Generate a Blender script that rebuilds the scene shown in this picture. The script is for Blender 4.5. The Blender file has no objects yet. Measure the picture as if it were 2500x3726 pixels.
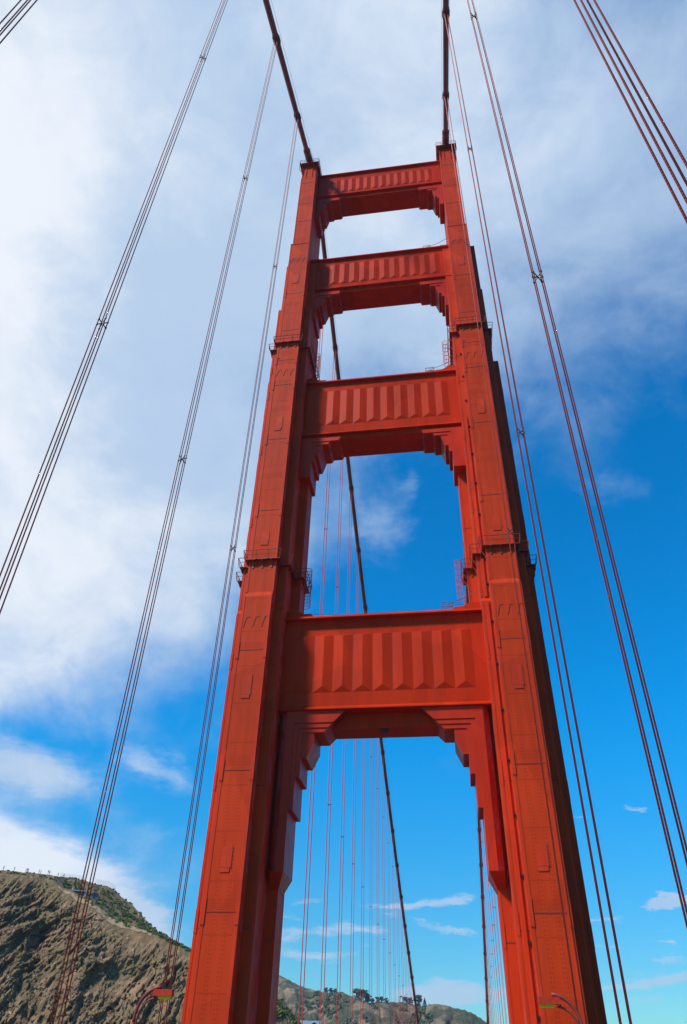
import bpy, bmesh, math, random
from mathutils import Vector, Matrix, noise
R = math.radians
random.seed(7)
sc = bpy.context.scene
COL = sc.collection

# ------------------------------------------------------------------ camera
CAM = Vector((6.73, -73.33, 2.36))
yaw, pitch, roll = R(-9.327), R(38.219), R(1.90)
Fv = Vector((math.sin(yaw)*math.cos(pitch), math.cos(yaw)*math.cos(pitch), math.sin(pitch)))
Rv = Vector((math.cos(yaw), -math.sin(yaw), 0)); Uv = Rv.cross(Fv)
R2 = Rv*math.cos(roll) + Uv*math.sin(roll); U2 = -Rv*math.sin(roll) + Uv*math.cos(roll)
cd = bpy.data.cameras.new('camera'); cam = bpy.data.objects.new('camera', cd); COL.objects.link(cam)
cam.matrix_world = Matrix.Translation(CAM) @ Matrix((R2, U2, -Fv)).transposed().to_4x4()
cd.sensor_fit = 'VERTICAL'; cd.sensor_height = 36.0; cd.lens = 2595/3726*36.0
cd.clip_start = 0.1; cd.clip_end = 40000
sc.camera = cam

# ------------------------------------------------------------------ light
SUN_AZ, SUN_EL = 232.0, 47.0            # compass degrees from +Y (north) clockwise
sd = bpy.data.lights.new('sun', 'SUN'); sun = bpy.data.objects.new('sun', sd); COL.objects.link(sun)
sd.energy = 4.2; sd.angle = R(6); sd.color = (1.0, 0.93, 0.84)
sdir = Vector((math.sin(R(SUN_AZ))*math.cos(R(SUN_EL)), math.cos(R(SUN_AZ))*math.cos(R(SUN_EL)), math.sin(R(SUN_EL))))
sun.rotation_euler = sdir.to_track_quat('Z', 'Y').to_euler()
sc.view_settings.view_transform = 'Standard'; sc.view_settings.look = 'None'
sc.view_settings.exposure = 0.0; sc.view_settings.gamma = 1.0

# ------------------------------------------------------------------ world: sky with fog bank and clouds
w = bpy.data.worlds.new('World'); sc.world = w; w.use_nodes = True
nt = w.node_tree; nt.nodes.clear(); L = nt.links
def N(t, **k):
    n = nt.nodes.new(t)
    for a, b in k.items(): setattr(n, a, b)
    return n
def put(sock, v):
    if isinstance(v, (int, float)): sock.default_value = v
    elif isinstance(v, (tuple, list, Vector)): sock.default_value = tuple(v) if len(v) == len(sock.default_value) else (*v, 1)
    else: L.new(v, sock)
def M(op, a, b=0.0, c=0.0, clamp=False):
    n = N('ShaderNodeMath', operation=op); n.use_clamp = clamp
    put(n.inputs[0], a); put(n.inputs[1], b)
    if op in ('MULTIPLY_ADD',): put(n.inputs[2], c)
    return n.outputs[0]
def VM(op, a, b=None, s=None):
    n = N('ShaderNodeVectorMath', operation=op); put(n.inputs[0], a)
    if b is not None: put(n.inputs[1], b)
    if s is not None: put(n.inputs['Scale'], s)
    return n.outputs['Value'] if op == 'DOT_PRODUCT' else n.outputs[0]
def MIXC(f, a, b):
    n = N('ShaderNodeMix', data_type='RGBA'); put(n.inputs[0], f); put(n.inputs[6], a); put(n.inputs[7], b); return n.outputs[2]
def SS(v, lo, hi, a=0.0, b=1.0):
    n = N('ShaderNodeMapRange', interpolation_type='SMOOTHSTEP'); put(n.inputs[0], v)
    n.inputs[1].default_value = lo; n.inputs[2].default_value = hi; n.inputs[3].default_value = a; n.inputs[4].default_value = b
    return n.outputs[0]
geo = N('ShaderNodeTexCoord')
dirv = VM('NORMALIZE', geo.outputs['Generated'])
def FBM(vec, scale, detail=6, rough=0.55, dist=0.0, lac=2.0):
    n = N('ShaderNodeTexNoise'); put(n.inputs['Vector'], vec); n.inputs['Scale'].default_value = scale
    n.inputs['Detail'].default_value = detail; n.inputs['Roughness'].default_value = rough; n.inputs['Distortion'].default_value = dist
    n.inputs['Lacunarity'].default_value = lac
    return n
def azel(az, el):
    az, el = R(az), R(el)
    return Vector((math.sin(az)*math.cos(el), math.cos(az)*math.cos(el), math.sin(el)))
warp1 = VM('SCALE', VM('SUBTRACT', FBM(dirv, 3.2, 5, 0.6).outputs['Color'], (0.5, 0.5, 0.5)), s=0.30)
warp2 = VM('SCALE', VM('SUBTRACT', FBM(dirv, 14.0, 4, 0.6).outputs['Color'], (0.5, 0.5, 0.5)), s=0.045)
wdir = VM('NORMALIZE', VM('ADD', VM('ADD', dirv, warp1), warp2))
wdir_s = VM('ADD', dirv, VM('MULTIPLY', VM('SUBTRACT', FBM(VM('MULTIPLY', dirv, (1, 1, 3.0)), 16.0, 5, 0.65).outputs['Color'], (0.5, 0.5, 0.5)), (0.09, 0.09, 0.030)))
def blob(vec, az, el, sw, sh, amp, tilt=0.0, power=1.0):
    c = azel(az, el); e = Vector((math.cos(R(az)), -math.sin(R(az)), 0)); u = e.cross(c)*-1
    if u.z < 0: u = -u
    t = R(tilt); a = e*math.cos(t) + u*math.sin(t); b = -e*math.sin(t) + u*math.cos(t)
    a = a/math.sin(R(sw)); b = b/math.sin(R(sh)); 
    x = M('SUBTRACT', VM('DOT_PRODUCT', vec, a), c.dot(a)); y = M('SUBTRACT', VM('DOT_PRODUCT', vec, b), c.dot(b))
    r = M('ADD', M('MULTIPLY', x, x), M('MULTIPLY', y, y))
    if power != 1.0: r = M('POWER', r, power)
    front = M('GREATER_THAN', VM('DOT_PRODUCT', vec, c), 0.0)
    return M('MULTIPLY', M('MULTIPLY', M('EXPONENT', M('MULTIPLY', r, -1.0)), amp), front)
def total(vals):
    s = vals[0]
    for v in vals[1:]: s = M('ADD', s, v)
    return s

sky = N('ShaderNodeTexSky', sky_type='NISHITA'); sky.sun_disc = False
sky.sun_elevation = R(SUN_EL); sky.sun_rotation = R(SUN_AZ); sky.air_density = 1.0; sky.dust_density = 0.3; sky.ozone_density = 2.5
hs = N('ShaderNodeHueSaturation'); hs.inputs['Saturation'].default_value = 1.25; hs.inputs['Value'].default_value = 1.0; hs.inputs['Hue'].default_value = 0.5
L.new(sky.outputs[0], hs.inputs['Color'])
# soft fog sheet overhead and to the west
VEIL = [(-71.6, 60.9, 0.24), (-62.4, 67.0, 0.2), (-46.2, 72.6, 0.27), (-18.1, 76.0, 0.21), (15.3, 75.0, 0.3), (38.0, 70.6, 0.25), (52.1, 63.9, 0.04), (-63.4, 55.6, 0.07), (-53.2, 61.2, -0.12), (-37.4, 66.1, -0.02), (29.3, 64.4, -0.09), (43.9, 58.4, 0.14), (-56.5, 49.2, 0.36), (-46.1, 54.1, 0.45), (-31.5, 58.3, 0.17), (-13.0, 60.5, 0.24), (6.5, 59.9, 0.24), (23.2, 56.8, 0.12), (37.2, 51.7, 0.35), (-50.8, 41.7, 0.08), (-27.4, 49.2, -0.11), (-11.8, 50.9, 0.26), (4.3, 50.5, 0.14), (18.7, 48.1, 0.14), (31.9, 43.9, -0.22), (-46.0, 33.5, 0.56), (-36.3, 36.7, -0.05), (-24.5, 39.2, 0.38), (-11.0, 40.6, 0.21), (2.8, 40.3, -0.17), (15.4, 38.6, 0.2), (27.5, 35.5, -0.07), (-42.0, 25.1, 0.22), (-32.9, 27.3, 0.16), (-22.2, 29.1, 0.5), (-10.4, 30.1, -0.38), (1.6, 30.0, 0.08), (12.8, 28.9, -0.09), (24.0, 26.8, 0.03), (-39.2, 18.2, -0.2), (-30.6, 19.8, -0.06), (-20.7, 21.0, -0.07), (-10.0, 21.7, 0.03), (0.8, 21.7, 0.21), (11.1, 21.1, -0.07), (21.6, 19.8, 0.15)]
GLOW = [(-52.8, 52.9, 1.08), (-33.9, 35.6, 0.66), (-29.8, 48.7, -0.89), (-37.4, 66.1, -0.4), (-6.4, 60.6, 0.55), (-1.9, 71.4, 0.37), (20.6, 62.1, -0.24), (24.4, 49.9, -0.11)]
def rbf(vec, az, el, amp, width):
    k = 1/R(width)**2
    return M('MULTIPLY', M('EXPONENT', M('MULTIPLY_ADD', VM('DOT_PRODUCT', vec, azel(az, el)), k, -k)), amp)
BIG = [(-80, 35, 22, 18, 1.0, 0), (-95, 58, 20, 14, .8, 0)]
SOFT = [(-31.5, 16.2, 3.8, 1.6, 0.68, -4), (-35, 17, 4, 1.8, 0.5, 0), (-25.0, 18.0, 3.2, 1.0, 0.42, -16), (-21.5, 16.9, 2.6, 1.0, 0.40, -20), (-25, 13.5, 6, 2.0, 0.22, -20), (-20, 11, 5, 2.5, .22, 0),
 (-34, 10.2, 5.6, 2.0, 1.4, -8), (-29, 9.6, 4.6, 2.1, 1.2, -14), (-25.0, 8.4, 3.8, 1.9, 1.1, -26), (-21.5, 6.6, 3.2, 1.8, 0.85, -34), (-42, 12, 8, 4, 1.2, 0), (-33, 24.0, 1.4, .5, .40, -10), (-31.2, 23.4, .7, .3, .42, -30), (-29.5, 23.9, .5, .4, .36, 40),
 (-4.1, 38.3, 2.6, 3.0, 0.22, 30), (-6.8, 37.6, 2.4, 1.8, 0.24, -20), (-5.2, 35.6, 2.2, 2.6, 0.22, 0), (-2.5, 40.6, 1.0, 1.4, .3, 0), (17, 38, 4, 2, .25, -20)]
STREAK = [(-3.0, 9.6, 2.6, 0.40, 0.80, 4), (-0.6, 10.0, 1.6, 0.36, 0.7, 8), (-5.5, 9.4, 2.0, .3, .6, 3), (-0.4, 7.9, 1.7, 0.30, 0.85, -6), (-2.4, 8.4, .9, .25, .5, -14), (-11.0, 9.5, 2.6, 0.32, 0.62, 3), (-12, 8.7, 1.6, .3, .5, 0),
 (-9.0, 7.9, 2.9, 0.38, 0.85, 3), (-6.6, 7.7, 1.8, .28, .6, 3), (-12.4, 7.4, 1.3, .6, .75, 30), (-10.6, 6.2, 3.0, 0.40, 1.0, 1), (-6.3, 6.9, 1.0, .22, .5, 0), (-5, 8.8, 1.5, .2, .5, 0), (-5.9, 10.3, .7, .15, .5, 0),
 (-1.0, 4.4, 2.6, 0.9, 0.80, 0), (-3.4, 4.2, 3.4, 0.5, 0.5, -3), (-2.0, 5.2, 1.4, .3, .45, -14), (1.6, 4.3, 4, 0.7, 0.6, 0),
 (13.2, 9.3, 1.15, 0.42, 1.5, 2), (13.6, 9.8, .6, .4, 1.0, 20), (16, 9.5, 2.2, 0.5, .9, 3), (13.2, 15.1, 1.0, 0.20, 0.85, 4), (12.8, 15.4, .4, .15, .6, 0), (9.3, 14.8, 1.1, 0.16, 0.62, 0), (8.6, 8.5, 1.6, 0.26, 0.85, 2), (11.6, 8.3, 2.0, .16, .45, 0), (13, 7.9, 1.2, .15, .5, 0),
 (8.2, 7.1, 1.3, 0.28, 0.6, -3), (9.6, 6.9, .7, .2, .6, -5), (12.8, 7.1, .5, 0.15, 0.8, 0), (12.7, 6.3, .8, .2, .7, -4), (12.3, 5.3, 2.8, 0.42, 0.90, 5), (9.4, 4.7, 3, 0.3, 0.62, 2), (11, 4.0, 4, .3, .5, 2), (18, 6, 4, .8, .6, 0),
 (-17.6, 9.3, 1.3, 0.28, 0.62, -2), (-16.6, 8.7, 1.2, .2, .5, 0), (-17, 7.6, 1, .2, .4, 0), (30, 9, 8, 1, .6, 0)]
fb = FBM(VM('MULTIPLY', dirv, (1, 1, 1.6)), 4.2, 8, 0.58, 0.4).outputs['Fac']
fb2 = FBM(VM('ADD', VM('MULTIPLY', dirv, (1, 1, 1.4)), (3.1, 1.7, 0.3)), 11.0, 7, 0.6, 0.6).outputs['Fac']
big = total([rbf(wdir, a, e, m, 9) for a, e, m in VEIL]+[blob(wdir, *b) for b in BIG]); soft = total([blob(wdir_s, *b) for b in SOFT]); streak = total([blob(wdir_s, *b) for b in STREAK])
dens_big = M('ADD', big, M('ADD', M('MULTIPLY', M('SUBTRACT', fb, 0.5), 0.62), M('MULTIPLY', M('SUBTRACT', fb2, 0.5), 0.24)))
dens_soft = M('ADD', soft, M('MULTIPLY', M('SUBTRACT', fb2, 0.5), 0.75))
st_n = FBM(VM('MULTIPLY', dirv, (1, 1, 4.5)), 22.0, 6, 0.62, 0.3).outputs['Fac']
dens_st = M('ADD', streak, M('MULTIPLY', M('SUBTRACT', st_n, 0.5), 0.9))
a_big = SS(dens_big, 0.17, 0.84); a_soft = SS(dens_soft, 0.12, 1.05, 0, 0.92); a_st = SS(dens_st, 0.30, 1.0, 0, 0.78)
inv = M('MULTIPLY', M('MULTIPLY', M('SUBTRACT', 1.0, a_big), M('SUBTRACT', 1.0, a_soft)), M('SUBTRACT', 1.0, a_st))
alpha = M('SUBTRACT', 1.0, inv)
glow = total([rbf(wdir, a, e, m, 12) for a, e, m in GLOW]+[blob(wdir, -33, 10.5, 9, 5, .9)])
shade = M('ADD', glow, M('ADD', M('MULTIPLY', M('SUBTRACT', fb, 0.5), 0.9), M('MULTIPLY', M('SUBTRACT', fb2, 0.5), 0.5)), clamp=True)
# units of the physical sky: about 10 is white at background strength 0.1
GREY = (4.8, 6.3, 8.4); WHITE = (8.6, 9.1, 9.9)
ccol = MIXC(SS(shade, 0.0, 0.75), GREY, WHITE)
sepd = N('ShaderNodeSeparateXYZ'); L.new(dirv, sepd.inputs[0])
tint = MIXC(SS(sepd.outputs[2], 0.02, 0.42), (0.52, 1.06, 1.26), (0.02, 1.70, 2.12))
blue = VM('MULTIPLY', hs.outputs[0], tint)
fin = MIXC(alpha, blue, ccol)
bg = N('ShaderNodeBackground'); bg.inputs['Strength'].default_value = 0.10
L.new(fin, bg.inputs['Color']); out = N('ShaderNodeOutputWorld'); L.new(bg.outputs[0], out.inputs[0])

# ------------------------------------------------------------------ helpers
class MB:
    def __init__(s): s.v = []; s.f = []; s.m = []; s.mi = 0
    def face(s, pts):
        i = len(s.v); s.v += [tuple(p) for p in pts]; s.f.append(list(range(i, i+len(pts)))); s.m.append(s.mi)
    def hexa(s, p):      # 8 points: bottom 0-3 ccw, top 4-7
        i = len(s.v); s.v += [tuple(q) for q in p]
        for f in ((3,2,1,0),(4,5,6,7),(0,1,5,4),(1,2,6,5),(2,3,7,6),(3,0,4,7)):
            s.f.append([i+k for k in f]); s.m.append(s.mi)
    def box(s, x0, x1, y0, y1, z0, z1):
        x0, x1 = min(x0,x1), max(x0,x1); y0, y1 = min(y0,y1), max(y0,y1)
        s.hexa([(x0,y0,z0),(x1,y0,z0),(x1,y1,z0),(x0,y1,z0),(x0,y0,z1),(x1,y0,z1),(x1,y1,z1),(x0,y1,z1)])
    def frus(s, a, b, z0, z1):   # rect a (x0,x1,y0,y1) at z0 to rect b at z1
        q = [(r[i], r[j], z) for r, z in ((a, z0), (b, z1)) for i, j in ((0,2),(1,2),(1,3),(0,3))]
        s.hexa(q)
    def prism_y(s, poly, y0, y1):    # poly in XZ
        n = len(poly); i = len(s.v)
        area = sum(poly[k][0]*poly[(k+1)%n][1]-poly[(k+1)%n][0]*poly[k][1] for k in range(n))
        if area < 0: poly = poly[::-1]
        s.v += [(x, y0, z) for x, z in poly] + [(x, y1, z) for x, z in poly]
        s.f.append([i+k for k in range(n)]); s.m.append(s.mi)
        s.f.append([i+n+k for k in reversed(range(n))]); s.m.append(s.mi)
        for k in range(n):
            j = (k+1) % n; s.f.append([i+j, i+k, i+n+k, i+n+j]); s.m.append(s.mi)
    def tube(s, pts, r, n=8, cap=True):
        pts = [Vector(p) for p in pts]; i = len(s.v); m = len(pts)
        rr = r if isinstance(r, (list, tuple)) else [r]*m
        prev = None
        for k, p in enumerate(pts):
            t = (pts[min(k+1, m-1)] - pts[max(k-1, 0)]).normalized()
            if prev is None:
                a = t.orthogonal().normalized()
            else:
                a = (prev - t*prev.dot(t)).normalized()
            prev = a; b = t.cross(a)
            for q in range(n):
                an = 2*math.pi*q/n; s.v.append(tuple(p + (a*math.cos(an)+b*math.sin(an))*rr[k]))
        for k in range(m-1):
            for q in range(n):
                a0 = i+k*n+q; a1 = i+k*n+(q+1) % n
                s.f.append([a0, a1, a1+n, a0+n]); s.m.append(s.mi)
        if cap:
            s.f.append([i+q for q in reversed(range(n))]); s.m.append(s.mi)
            s.f.append([i+(m-1)*n+q for q in range(n)]); s.m.append(s.mi)
    def bar(s, p, q, wx, wz):
        p, q = Vector(p), Vector(q); t = (q-p).normalized(); a = t.cross(Vector((0,0,1)))
        if a.length < 1e-3: a = Vector((1,0,0))
        a.normalize(); b = t.cross(a)
        a *= wx/2; b *= wz/2
        s.hexa([p-a-b, p+a-b, p+a+b, p-a+b, q-a-b, q+a-b, q+a+b, q-a+b])
    def build(s, name, mats, parent=None, loc=None, smooth=False, **tags):
        me = bpy.data.meshes.new(name); me.from_pydata(s.v, [], s.f)
        if not isinstance(mats, (list, tuple)): mats = [mats]
        for m in mats: me.materials.append(m)
        me.polygons.foreach_set('material_index', s.m)
        if smooth: me.polygons.foreach_set('use_smooth', [True]*len(me.polygons))
        me.update(); o = bpy.data.objects.new(name, me); COL.objects.link(o)
        if parent: o.parent = parent
        if loc: o.location = loc
        tag(o, **tags); return o
def tag(o, label=None, cat=None, group=None, kind=None):
    if label: o['label'] = label
    if cat: o['category'] = cat
    if group: o['group'] = group
    if kind: o['kind'] = kind
def empty(name, loc=(0,0,0), **tags):
    o = bpy.data.objects.new(name, None); o.empty_display_size = 1; o.location = loc; COL.objects.link(o); tag(o, **tags); return o

# ------------------------------------------------------------------ materials
def mat(name, col, rough=0.5, metal=0.0, spec=0.5, var=0.0, vscale=1.0, bump=0.0, bscale=5.0, streak=False, fade=None, coat=0.0, grime=0.0):
    m = bpy.data.materials.new(name); m.use_nodes = True; t = m.node_tree; p = t.nodes['Principled BSDF']
    p.inputs['Base Color'].default_value = (*col, 1); p.inputs['Roughness'].default_value = rough
    p.inputs['Metallic'].default_value = metal; p.inputs['Specular IOR Level'].default_value = spec; p.inputs['Coat Weight'].default_value = coat
    tc = t.nodes.new('ShaderNodeTexCoord'); cur = None
    if var:
        mp = t.nodes.new('ShaderNodeMapping'); mp.inputs['Scale'].default_value = (1, 1, 0.18) if streak else (1, 1, 1)
        t.links.new(tc.outputs['Object'], mp.inputs[0])
        n = t.nodes.new('ShaderNodeTexNoise'); n.inputs['Scale'].default_value = vscale; n.inputs['Detail'].default_value = 8; n.inputs['Roughness'].default_value = 0.6
        t.links.new(mp.outputs[0], n.inputs['Vector'])
        mr = t.nodes.new('ShaderNodeMapRange'); mr.inputs[1].default_value = 0.3; mr.inputs[2].default_value = 0.7
        mr.inputs[3].default_value = 1-var; mr.inputs[4].default_value = 1+var; t.links.new(n.outputs['Fac'], mr.inputs[0])
        mx = t.nodes.new('ShaderNodeMix'); mx.data_type = 'RGBA'; mx.blend_type = 'MULTIPLY'; mx.inputs[0].default_value = 1
        mx.inputs[6].default_value = (*col, 1); t.links.new(mr.outputs[0], mx.inputs[7]); cur = mx.outputs[2]
        rr = t.nodes.new('ShaderNodeMapRange'); rr.inputs[1].default_value = 0.3; rr.inputs[2].default_value = 0.7
        rr.inputs[3].default_value = rough-0.06; rr.inputs[4].default_value = rough+0.10; t.links.new(n.outputs['Fac'], rr.inputs[0]); t.links.new(rr.outputs[0], p.inputs['Roughness'])
    if fade:       # chalky faded patches: (colour, amount, threshold, only on faces turned east or west)
        fc, amt, thr, sideonly = fade
        mp = t.nodes.new('ShaderNodeMapping'); mp.inputs['Scale'].default_value = (1, 1, 0.30); t.links.new(tc.outputs['Object'], mp.inputs[0])
        n = t.nodes.new('ShaderNodeTexNoise'); n.inputs['Scale'].default_value = 1.3; n.inputs['Detail'].default_value = 9; n.inputs['Roughness'].default_value = 0.68; t.links.new(mp.outputs[0], n.inputs['Vector'])
        mr = t.nodes.new('ShaderNodeMapRange'); mr.inputs[1].default_value = thr; mr.inputs[2].default_value = thr+0.18; mr.inputs[3].default_value = 0; mr.inputs[4].default_value = amt
        t.links.new(n.outputs['Fac'], mr.inputs[0]); f = mr.outputs[0]
        if sideonly:
            sx = t.nodes.new('ShaderNodeSeparateXYZ'); t.links.new(tc.outputs['Normal'], sx.inputs[0])
            ab = t.nodes.new('ShaderNodeMath'); ab.operation = 'ABSOLUTE'; t.links.new(sx.outputs[0], ab.inputs[0])
            mu = t.nodes.new('ShaderNodeMath'); mu.operation = 'MULTIPLY'; t.links.new(ab.outputs[0], mu.inputs[0]); t.links.new(f, mu.inputs[1]); f = mu.outputs[0]
        m2 = t.nodes.new('ShaderNodeMix'); m2.data_type = 'RGBA'; t.links.new(f, m2.inputs[0])
        if cur: t.links.new(cur, m2.inputs[6])
        else: m2.inputs[6].default_value = (*col, 1)
        m2.inputs[7].default_value = (*fc, 1); cur = m2.outputs[2]
    if grime:      # rust runs and rain-washed dirt, thin and vertical
        mp = t.nodes.new('ShaderNodeMapping'); mp.inputs['Scale'].default_value = (1, 1, 0.05); t.links.new(tc.outputs['Object'], mp.inputs[0])
        n = t.nodes.new('ShaderNodeTexNoise'); n.inputs['Scale'].default_value = 3.2; n.inputs['Detail'].default_value = 5; n.inputs['Roughness'].default_value = 0.7; t.links.new(mp.outputs[0], n.inputs['Vector'])
        n2 = t.nodes.new('ShaderNodeTexNoise'); n2.inputs['Scale'].default_value = 0.23; n2.inputs['Detail'].default_value = 4; t.links.new(tc.outputs['Object'], n2.inputs['Vector'])
        r1 = t.nodes.new('ShaderNodeMapRange'); r1.inputs[1].default_value = 0.56; r1.inputs[2].default_value = 0.72; r1.inputs[3].default_value = 0; r1.inputs[4].default_value = grime; t.links.new(n.outputs['Fac'], r1.inputs[0])
        r2 = t.nodes.new('ShaderNodeMapRange'); r2.inputs[1].default_value = 0.42; r2.inputs[2].default_value = 0.60; t.links.new(n2.outputs['Fac'], r2.inputs[0])
        mu = t.nodes.new('ShaderNodeMath'); mu.operation = 'MULTIPLY'; t.links.new(r1.outputs[0], mu.inputs[0]); t.links.new(r2.outputs[0], mu.inputs[1])
        m3 = t.nodes.new('ShaderNodeMix'); m3.data_type = 'RGBA'; t.links.new(mu.outputs[0], m3.inputs[0]); t.links.new(cur, m3.inputs[6]); m3.inputs[7].default_value = (0.14, 0.016, 0.010, 1)
        # repainted patches, slightly redder or paler than their surroundings
        n4 = t.nodes.new('ShaderNodeTexVoronoi'); n4.inputs['Scale'].default_value = 0.16; n4.inputs['Randomness'].default_value = 1.0; t.links.new(tc.outputs['Object'], n4.inputs['Vector'])
        h = t.nodes.new('ShaderNodeHueSaturation'); s4 = t.nodes.new('ShaderNodeSeparateColor'); t.links.new(n4.outputs['Color'], s4.inputs[0])
        r4 = t.nodes.new('ShaderNodeMapRange'); r4.inputs[3].default_value = 0.88; r4.inputs[4].default_value = 1.10; t.links.new(s4.outputs[0], r4.inputs[0]); t.links.new(r4.outputs[0], h.inputs['Value'])
        t.links.new(m3.outputs[2], h.inputs['Color']); cur = h.outputs[0]
    if cur: t.links.new(cur, p.inputs['Base Color'])
    if bump:
        n = t.nodes.new('ShaderNodeTexNoise'); n.inputs['Scale'].default_value = bscale; n.inputs['Detail'].default_value = 8; t.links.new(tc.outputs['Object'], n.inputs['Vector'])
        b = t.nodes.new('ShaderNodeBump'); b.inputs['Strength'].default_value = bump; b.inputs['Distance'].default_value = 0.05
        t.links.new(n.outputs['Fac'], b.inputs['Height']); t.links.new(b.outputs[0], p.inputs['Normal'])
    return m
def add_rivets(m):
    """rows of rivet heads on the plate faces: bump plus darker dots that paint in the shadow at each head"""
    t = m.node_tree; p = t.nodes['Principled BSDF']; tc = t.nodes.new('ShaderNodeTexCoord'); sp = t.nodes.new('ShaderNodeSeparateXYZ'); t.links.new(tc.outputs['Object'], sp.inputs[0])
    def mm(op, a, b=0.0, clamp=False):
        n = t.nodes.new('ShaderNodeMath'); n.operation = op; n.use_clamp = clamp
        for i, q in enumerate((a, b)):
            if isinstance(q, (int, float)): n.inputs[i].default_value = q
            else: t.links.new(q, n.inputs[i])
        return n.outputs[0]
    ax = mm('ABSOLUTE', sp.outputs[0]); z = sp.outputs[2]
    # distance to the nearest column
    best = None
    for c in (0.38, 0.62, 1.50):
        d = mm('ABSOLUTE', mm('SUBTRACT', ax, c)); best = d if best is None else mm('MINIMUM', best, d)
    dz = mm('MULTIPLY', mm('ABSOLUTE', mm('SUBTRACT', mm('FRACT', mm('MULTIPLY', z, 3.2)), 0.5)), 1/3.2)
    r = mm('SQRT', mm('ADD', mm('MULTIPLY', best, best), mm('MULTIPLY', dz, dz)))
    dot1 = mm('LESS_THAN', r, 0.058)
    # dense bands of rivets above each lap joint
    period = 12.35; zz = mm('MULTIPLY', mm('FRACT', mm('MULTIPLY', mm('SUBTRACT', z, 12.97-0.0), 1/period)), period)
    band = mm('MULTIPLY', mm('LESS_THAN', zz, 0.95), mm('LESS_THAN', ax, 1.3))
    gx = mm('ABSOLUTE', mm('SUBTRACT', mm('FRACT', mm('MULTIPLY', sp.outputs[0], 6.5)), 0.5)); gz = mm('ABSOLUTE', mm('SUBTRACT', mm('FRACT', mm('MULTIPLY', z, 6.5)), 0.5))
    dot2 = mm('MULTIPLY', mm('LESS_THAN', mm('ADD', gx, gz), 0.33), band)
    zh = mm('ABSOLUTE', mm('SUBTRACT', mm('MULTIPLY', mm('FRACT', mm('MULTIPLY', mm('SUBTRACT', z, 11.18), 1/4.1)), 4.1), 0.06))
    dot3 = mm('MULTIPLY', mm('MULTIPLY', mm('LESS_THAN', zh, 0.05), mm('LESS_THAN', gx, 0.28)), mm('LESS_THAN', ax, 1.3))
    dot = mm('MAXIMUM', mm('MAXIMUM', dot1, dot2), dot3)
    b = t.nodes.new('ShaderNodeBump'); b.inputs['Strength'].default_value = 0.9; b.inputs['Distance'].default_value = 0.03; t.links.new(dot, b.inputs['Height'])
    old = p.inputs['Normal'].links
    if old: t.links.new(old[0].from_socket, b.inputs['Normal'])
    t.links.new(b.outputs[0], p.inputs['Normal'])
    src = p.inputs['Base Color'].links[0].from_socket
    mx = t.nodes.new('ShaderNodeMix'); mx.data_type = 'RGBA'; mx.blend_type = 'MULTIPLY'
    t.links.new(mm('MULTIPLY', dot, 0.42), mx.inputs[0]); t.links.new(src, mx.inputs[6]); mx.inputs[7].default_value = (0.35, 0.3, 0.3, 1)  # darkens each dot, shadow of the rivet head put into the colour
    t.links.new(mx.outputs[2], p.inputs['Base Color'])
CHALK = (0.30, 0.20, 0.25)
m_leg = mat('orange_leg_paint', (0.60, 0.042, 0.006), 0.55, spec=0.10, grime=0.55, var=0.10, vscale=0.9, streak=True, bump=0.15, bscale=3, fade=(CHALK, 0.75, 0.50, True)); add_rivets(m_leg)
m_trim = mat('orange_trim_paint', (0.61, 0.040, 0.008), 0.5, spec=0.12, grime=0.35, var=0.14, vscale=1.2, streak=True)
m_strut = mat('red_crossbeam_paint', (0.55, 0.029, 0.004), 0.46, spec=0.06, grime=0.5, var=0.14, vscale=0.7, streak=True, bump=0.08, bscale=1.2, fade=((0.46, 0.05, 0.03), 0.22, 0.58, False))
m_brk = mat('red_bracket_paint', (0.54, 0.028, 0.004), 0.42, spec=0.14, grime=0.45, var=0.16, vscale=0.8, streak=True, fade=(CHALK, 0.7, 0.46, True))
m_joint = mat('shaded_joint', (0.24, 0.022, 0.010), 0.7, var=0.2, vscale=2)  # dark seam colour, stands in for the shadow under plate laps
m_rail = mat('dark_red_steel', (0.27, 0.032, 0.014), 0.5, var=0.2, vscale=2)
m_cable = mat('cable_paint', (0.30, 0.050, 0.030), 0.42, var=0.22, vscale=0.7, bump=0.2, bscale=8)
m_band = mat('cable_band_paint', (0.22, 0.034, 0.022), 0.5, var=0.2, vscale=2)
m_rope = mat('suspender_paint', (0.62, 0.055, 0.030), 0.5, var=0.15, vscale=3)
m_wire = mat('dull_wire', (0.10, 0.07, 0.07), 0.5)
m_lamp = mat('lamp_housing_paint', (0.40, 0.030, 0.012), 0.6, spec=0.1, var=0.25, vscale=6)
m_black = mat('black_fitting', (0.02, 0.012, 0.010), 0.5)
m_lens = mat('yellow_lens', (0.95, 0.48, 0.01), 0.25)
m_asph = mat('asphalt', (0.05, 0.05, 0.052), 0.9, var=0.2, vscale=0.5, bump=0.2)
m_conc = mat('pale_concrete', (0.34, 0.35, 0.34), 0.85, var=0.15, vscale=0.3)
m_pave = mat('worn_pavement', (0.13, 0.13, 0.125), 0.9, var=0.2, vscale=0.5)
m_paint = mat('road_white', (0.75, 0.75, 0.72), 0.6)
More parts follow.
